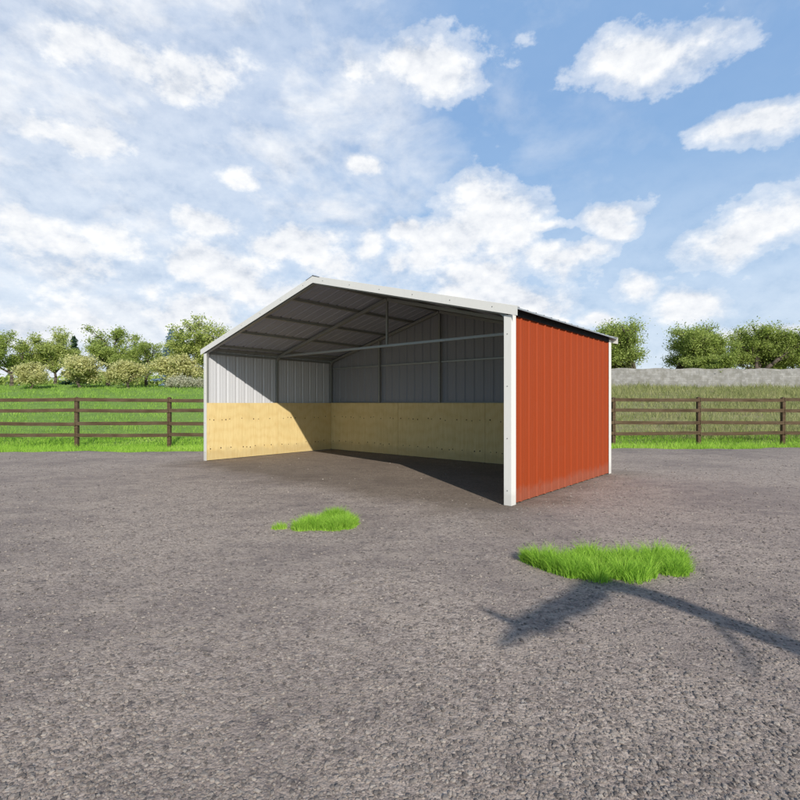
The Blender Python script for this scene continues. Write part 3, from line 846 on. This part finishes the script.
limb([O+Vector((0, -.05, 2.5)), O+Vector((.5, -.4, 3.0)), O+Vector((1.1, -.7, 3.2)), O+Vector((1.5, -1.2, 3.7))], .09, .02)
limb([O+Vector((.5, -.4, 3.0)), O+Vector((.8, -.9, 3.3)), O+Vector((.9, -1.6, 3.4))], .05, .012)
limb([O+Vector((1.1, -.7, 3.2)), O+Vector((1.6, -.6, 3.2)), O+Vector((2.1, -.8, 3.5))], .035, .008)
limb([O+Vector((-.03, -.1, 1.9)), O+Vector((.05, -.5, 2.2)), O+Vector((.1, -.75, 2.6))], .05, .015)
mb.build('trunk', M['bark'], dt)

# ------------------------------------------------------------------ world: sky with clouds
w = bpy.data.worlds.new('World'); sc.world = w
t = NT(w)
sky = t.n('ShaderNodeTexSky', sky_type='NISHITA'); sky.sun_disc = False
sky.sun_elevation = R_(28.3); sky.sun_rotation = R_(162.7); sky.altitude = 100; sky.air_density = 1.0; sky.dust_density = .6; sky.ozone_density = 1.6
dirv = t.n('ShaderNodeTexCoord').outputs['Generated']
S = .10
def px_dir(px, py):
    v = Vector(((px-400)/F, 1, (403-py)/F)); k = 1/v.length; return v.normalized(), k
def blob(px, py, rx, ry):
    d, k = px_dir(px, py)
    sub = t.n('ShaderNodeVectorMath', operation='SUBTRACT'); t.t.links.new(warp, sub.inputs[0]); sub.inputs[1].default_value = d
    mul = t.n('ShaderNodeVectorMath', operation='MULTIPLY'); t.t.links.new(sub.outputs[0], mul.inputs[0])
    ax = F/(rx*k); mul.inputs[1].default_value = (ax, ax*.6, F/(ry*k))
    ln = t.n('ShaderNodeVectorMath', operation='LENGTH'); t.t.links.new(mul.outputs[0], ln.inputs[0])
    return t.math('MULTIPLY_ADD', ln.outputs['Value'], -1.0, 1.0)
# gentle domain warp
nw = t.n('ShaderNodeTexNoise', inp={'Scale': 9.0, 'Detail': 5}); t.t.links.new(dirv, nw.inputs['Vector'])
ws = t.n('ShaderNodeVectorMath', operation='SUBTRACT'); t.t.links.new(nw.outputs['Color'], ws.inputs[0]); ws.inputs[1].default_value = (.5, .5, .5)
wm = t.n('ShaderNodeVectorMath', operation='SCALE'); t.t.links.new(ws.outputs[0], wm.inputs[0]); wm.inputs['Scale'].default_value = .075
wa = t.n('ShaderNodeVectorMath', operation='ADD'); t.t.links.new(dirv, wa.inputs[0]); t.t.links.new(wm.outputs[0], wa.inputs[1])
warp = wa.outputs[0]
puffs = [(480, 222, 62, 44), (440, 240, 40, 34), (508, 245, 36, 42), (425, 262, 34, 26), (475, 275, 78, 20), (398, 226, 13, 15), (368, 246, 22, 25), (397, 262, 24, 20), (412, 226, 16, 14),
         (300, 240, 42, 26), (262, 246, 34, 26), (330, 268, 46, 28), (235, 272, 60, 34), (190, 262, 44, 30), (195, 315, 74, 36), (270, 300, 66, 30), (215, 225, 50, 22),
         (368, 168, 26, 12), (500, 296, 90, 26), (560, 262, 50, 16), (604, 322, 24, 15), (630, 290, 22, 18), (617, 234, 22, 13), (523, 314, 10, 11), (236, 182, 24, 15), (612, 215, 38, 18), (548, 256, 44, 12), (540, 228, 34, 9), (560, 318, 12, 7),
         # beyond the photograph's edges
         (90, 250, 90, 40), (40, 320, 90, 34), (60, 130, 70, 26), (150, 60, 110, 34), (690, 310, 50, 24), (745, 235, 70, 36), (780, 335, 60, 18), (640, 60, 80, 26), (430, 70, 80, 26), (760, 120, 50, 20)]
acc = None
for b_ in puffs:
    v = blob(*b_); acc = v if acc is None else t.math('SMOOTH_MAX', acc, v, .25)
n1 = t.noise(t.mapping(dirv, (1, 1, 1.5)), 9.0, 9, .62)
n0 = t.noise(t.mapping(dirv, (1, 1, 1.6), (3, 2, 1)), 2.6, 4, .5)
dens = t.math('ADD', t.math('MAXIMUM', acc, -1.2), t.math('MULTIPLY_ADD', n1, 2.35, -1.10))
mask = t.ramp(t.math('MULTIPLY_ADD', dens, .5, .5), [(.44, 0), (.60, .50), (.86, 1)], 'EASE')
# thin veils: stretched noise, thicker towards the left
veil = t.noise(t.mapping(dirv, (2.0, 1, 3.2), (0, 0, 0), (0, R_(28), 0)), 3.0, 8, .58, .25)
sx = t.n('ShaderNodeSeparateXYZ'); t.t.links.new(dirv, sx.inputs[0])
lft = t.ramp(t.math('MULTIPLY_ADD', sx.outputs[0], 1.0, .5), [(.05, .72), (.36, .50), (.60, .05), (.8, 0.0)])
front = t.ramp(t.math('MULTIPLY_ADD', sx.outputs[1], .5, .5), [(.50, 0), (.72, 1)])
vm = t.math('ADD', t.math('MULTIPLY', t.math('MULTIPLY', t.ramp(veil, [(.46, 0), (.70, 1)]), t.ramp(t.math('MULTIPLY_ADD', sx.outputs[0], 1.0, .5), [(.4, 1), (.75, .35)])), .75), lft, clamp=True)
low = t.ramp(sx.outputs[2], [(.0, .72), (.16, .50), (.42, .06)])
vm = t.math('MULTIPLY', t.math('MAXIMUM', vm, low), front)
wis = t.math('MAXIMUM', mask, t.math('MULTIPLY', vm, .85))
# cloud tone: bright tops, faint blue grey undersides
n2 = t.noise(t.mapping(dirv, (1, 1, 1.5), (0, 0, -.022)), 9.0, 7, .6)
shade = t.math('MULTIPLY_ADD', t.math('SUBTRACT', n1, n2), 3.2, .62, clamp=True)
cc = t.ramp(shade, [(0, (6.1, 6.7, 7.7)), (.5, (8.6, 8.9, 9.4)), (1, (10.2, 10.3, 10.4))])
skyc = t.mix(1.0, sky.outputs[0], (.80, 1.0, 1.16), 'MULTIPLY')
blue = t.ramp(sx.outputs[2], [(.0, (5.6, 7.4, 9.2)), (.22, (3.5, 5.7, 8.6)), (.5, (2.5, 4.5, 7.8))])
skyc = t.mix(t.math('MULTIPLY', front, .85), skyc, blue)
col = t.mix(wis, skyc, cc)
bg = t.n('ShaderNodeBackground', inp={'Strength': S}); t.t.links.new(col, bg.inputs['Color'])
wo = t.n('ShaderNodeOutputWorld'); t.t.links.new(bg.outputs[0], wo.inputs['Surface'])

# ------------------------------------------------------------------ sun
sl = bpy.data.lights.new('sun', 'SUN'); sl.energy = 4.6; sl.angle = R_(.5); sl.color = (1.0, .955, .89)
so = link(bpy.data.objects.new('sun', sl)); so.rotation_euler = SUNDIR.to_track_quat('-Z', 'Y').to_euler(); so.location = (6, -12, 12)

# ------------------------------------------------------------------ camera
cd = bpy.data.cameras.new('camera'); cam = link(bpy.data.objects.new('camera', cd))
cam.location = (0, 0, CAM_H); cam.rotation_euler = (R_(90), 0, 0)
cd.sensor_width = 36; cd.lens = 36*F/800; cd.shift_y = 3/800; cd.clip_end = 3000; cd.clip_start = .05
sc.camera = cam
sc.view_settings.view_transform = 'Standard'; sc.view_settings.look = 'None'; sc.view_settings.exposure = 0; sc.view_settings.gamma = 1
sc.view_settings.use_curve_mapping = False
sc.render.engine = 'CYCLES'
sc.cycles.max_bounces = 6; sc.cycles.diffuse_bounces = 4; sc.cycles.glossy_bounces = 3; sc.cycles.transmission_bounces = 3
try: sc.cycles.use_denoising = True
except Exception: pass
sc.render.resolution_x = 1024; sc.render.resolution_y = 1024
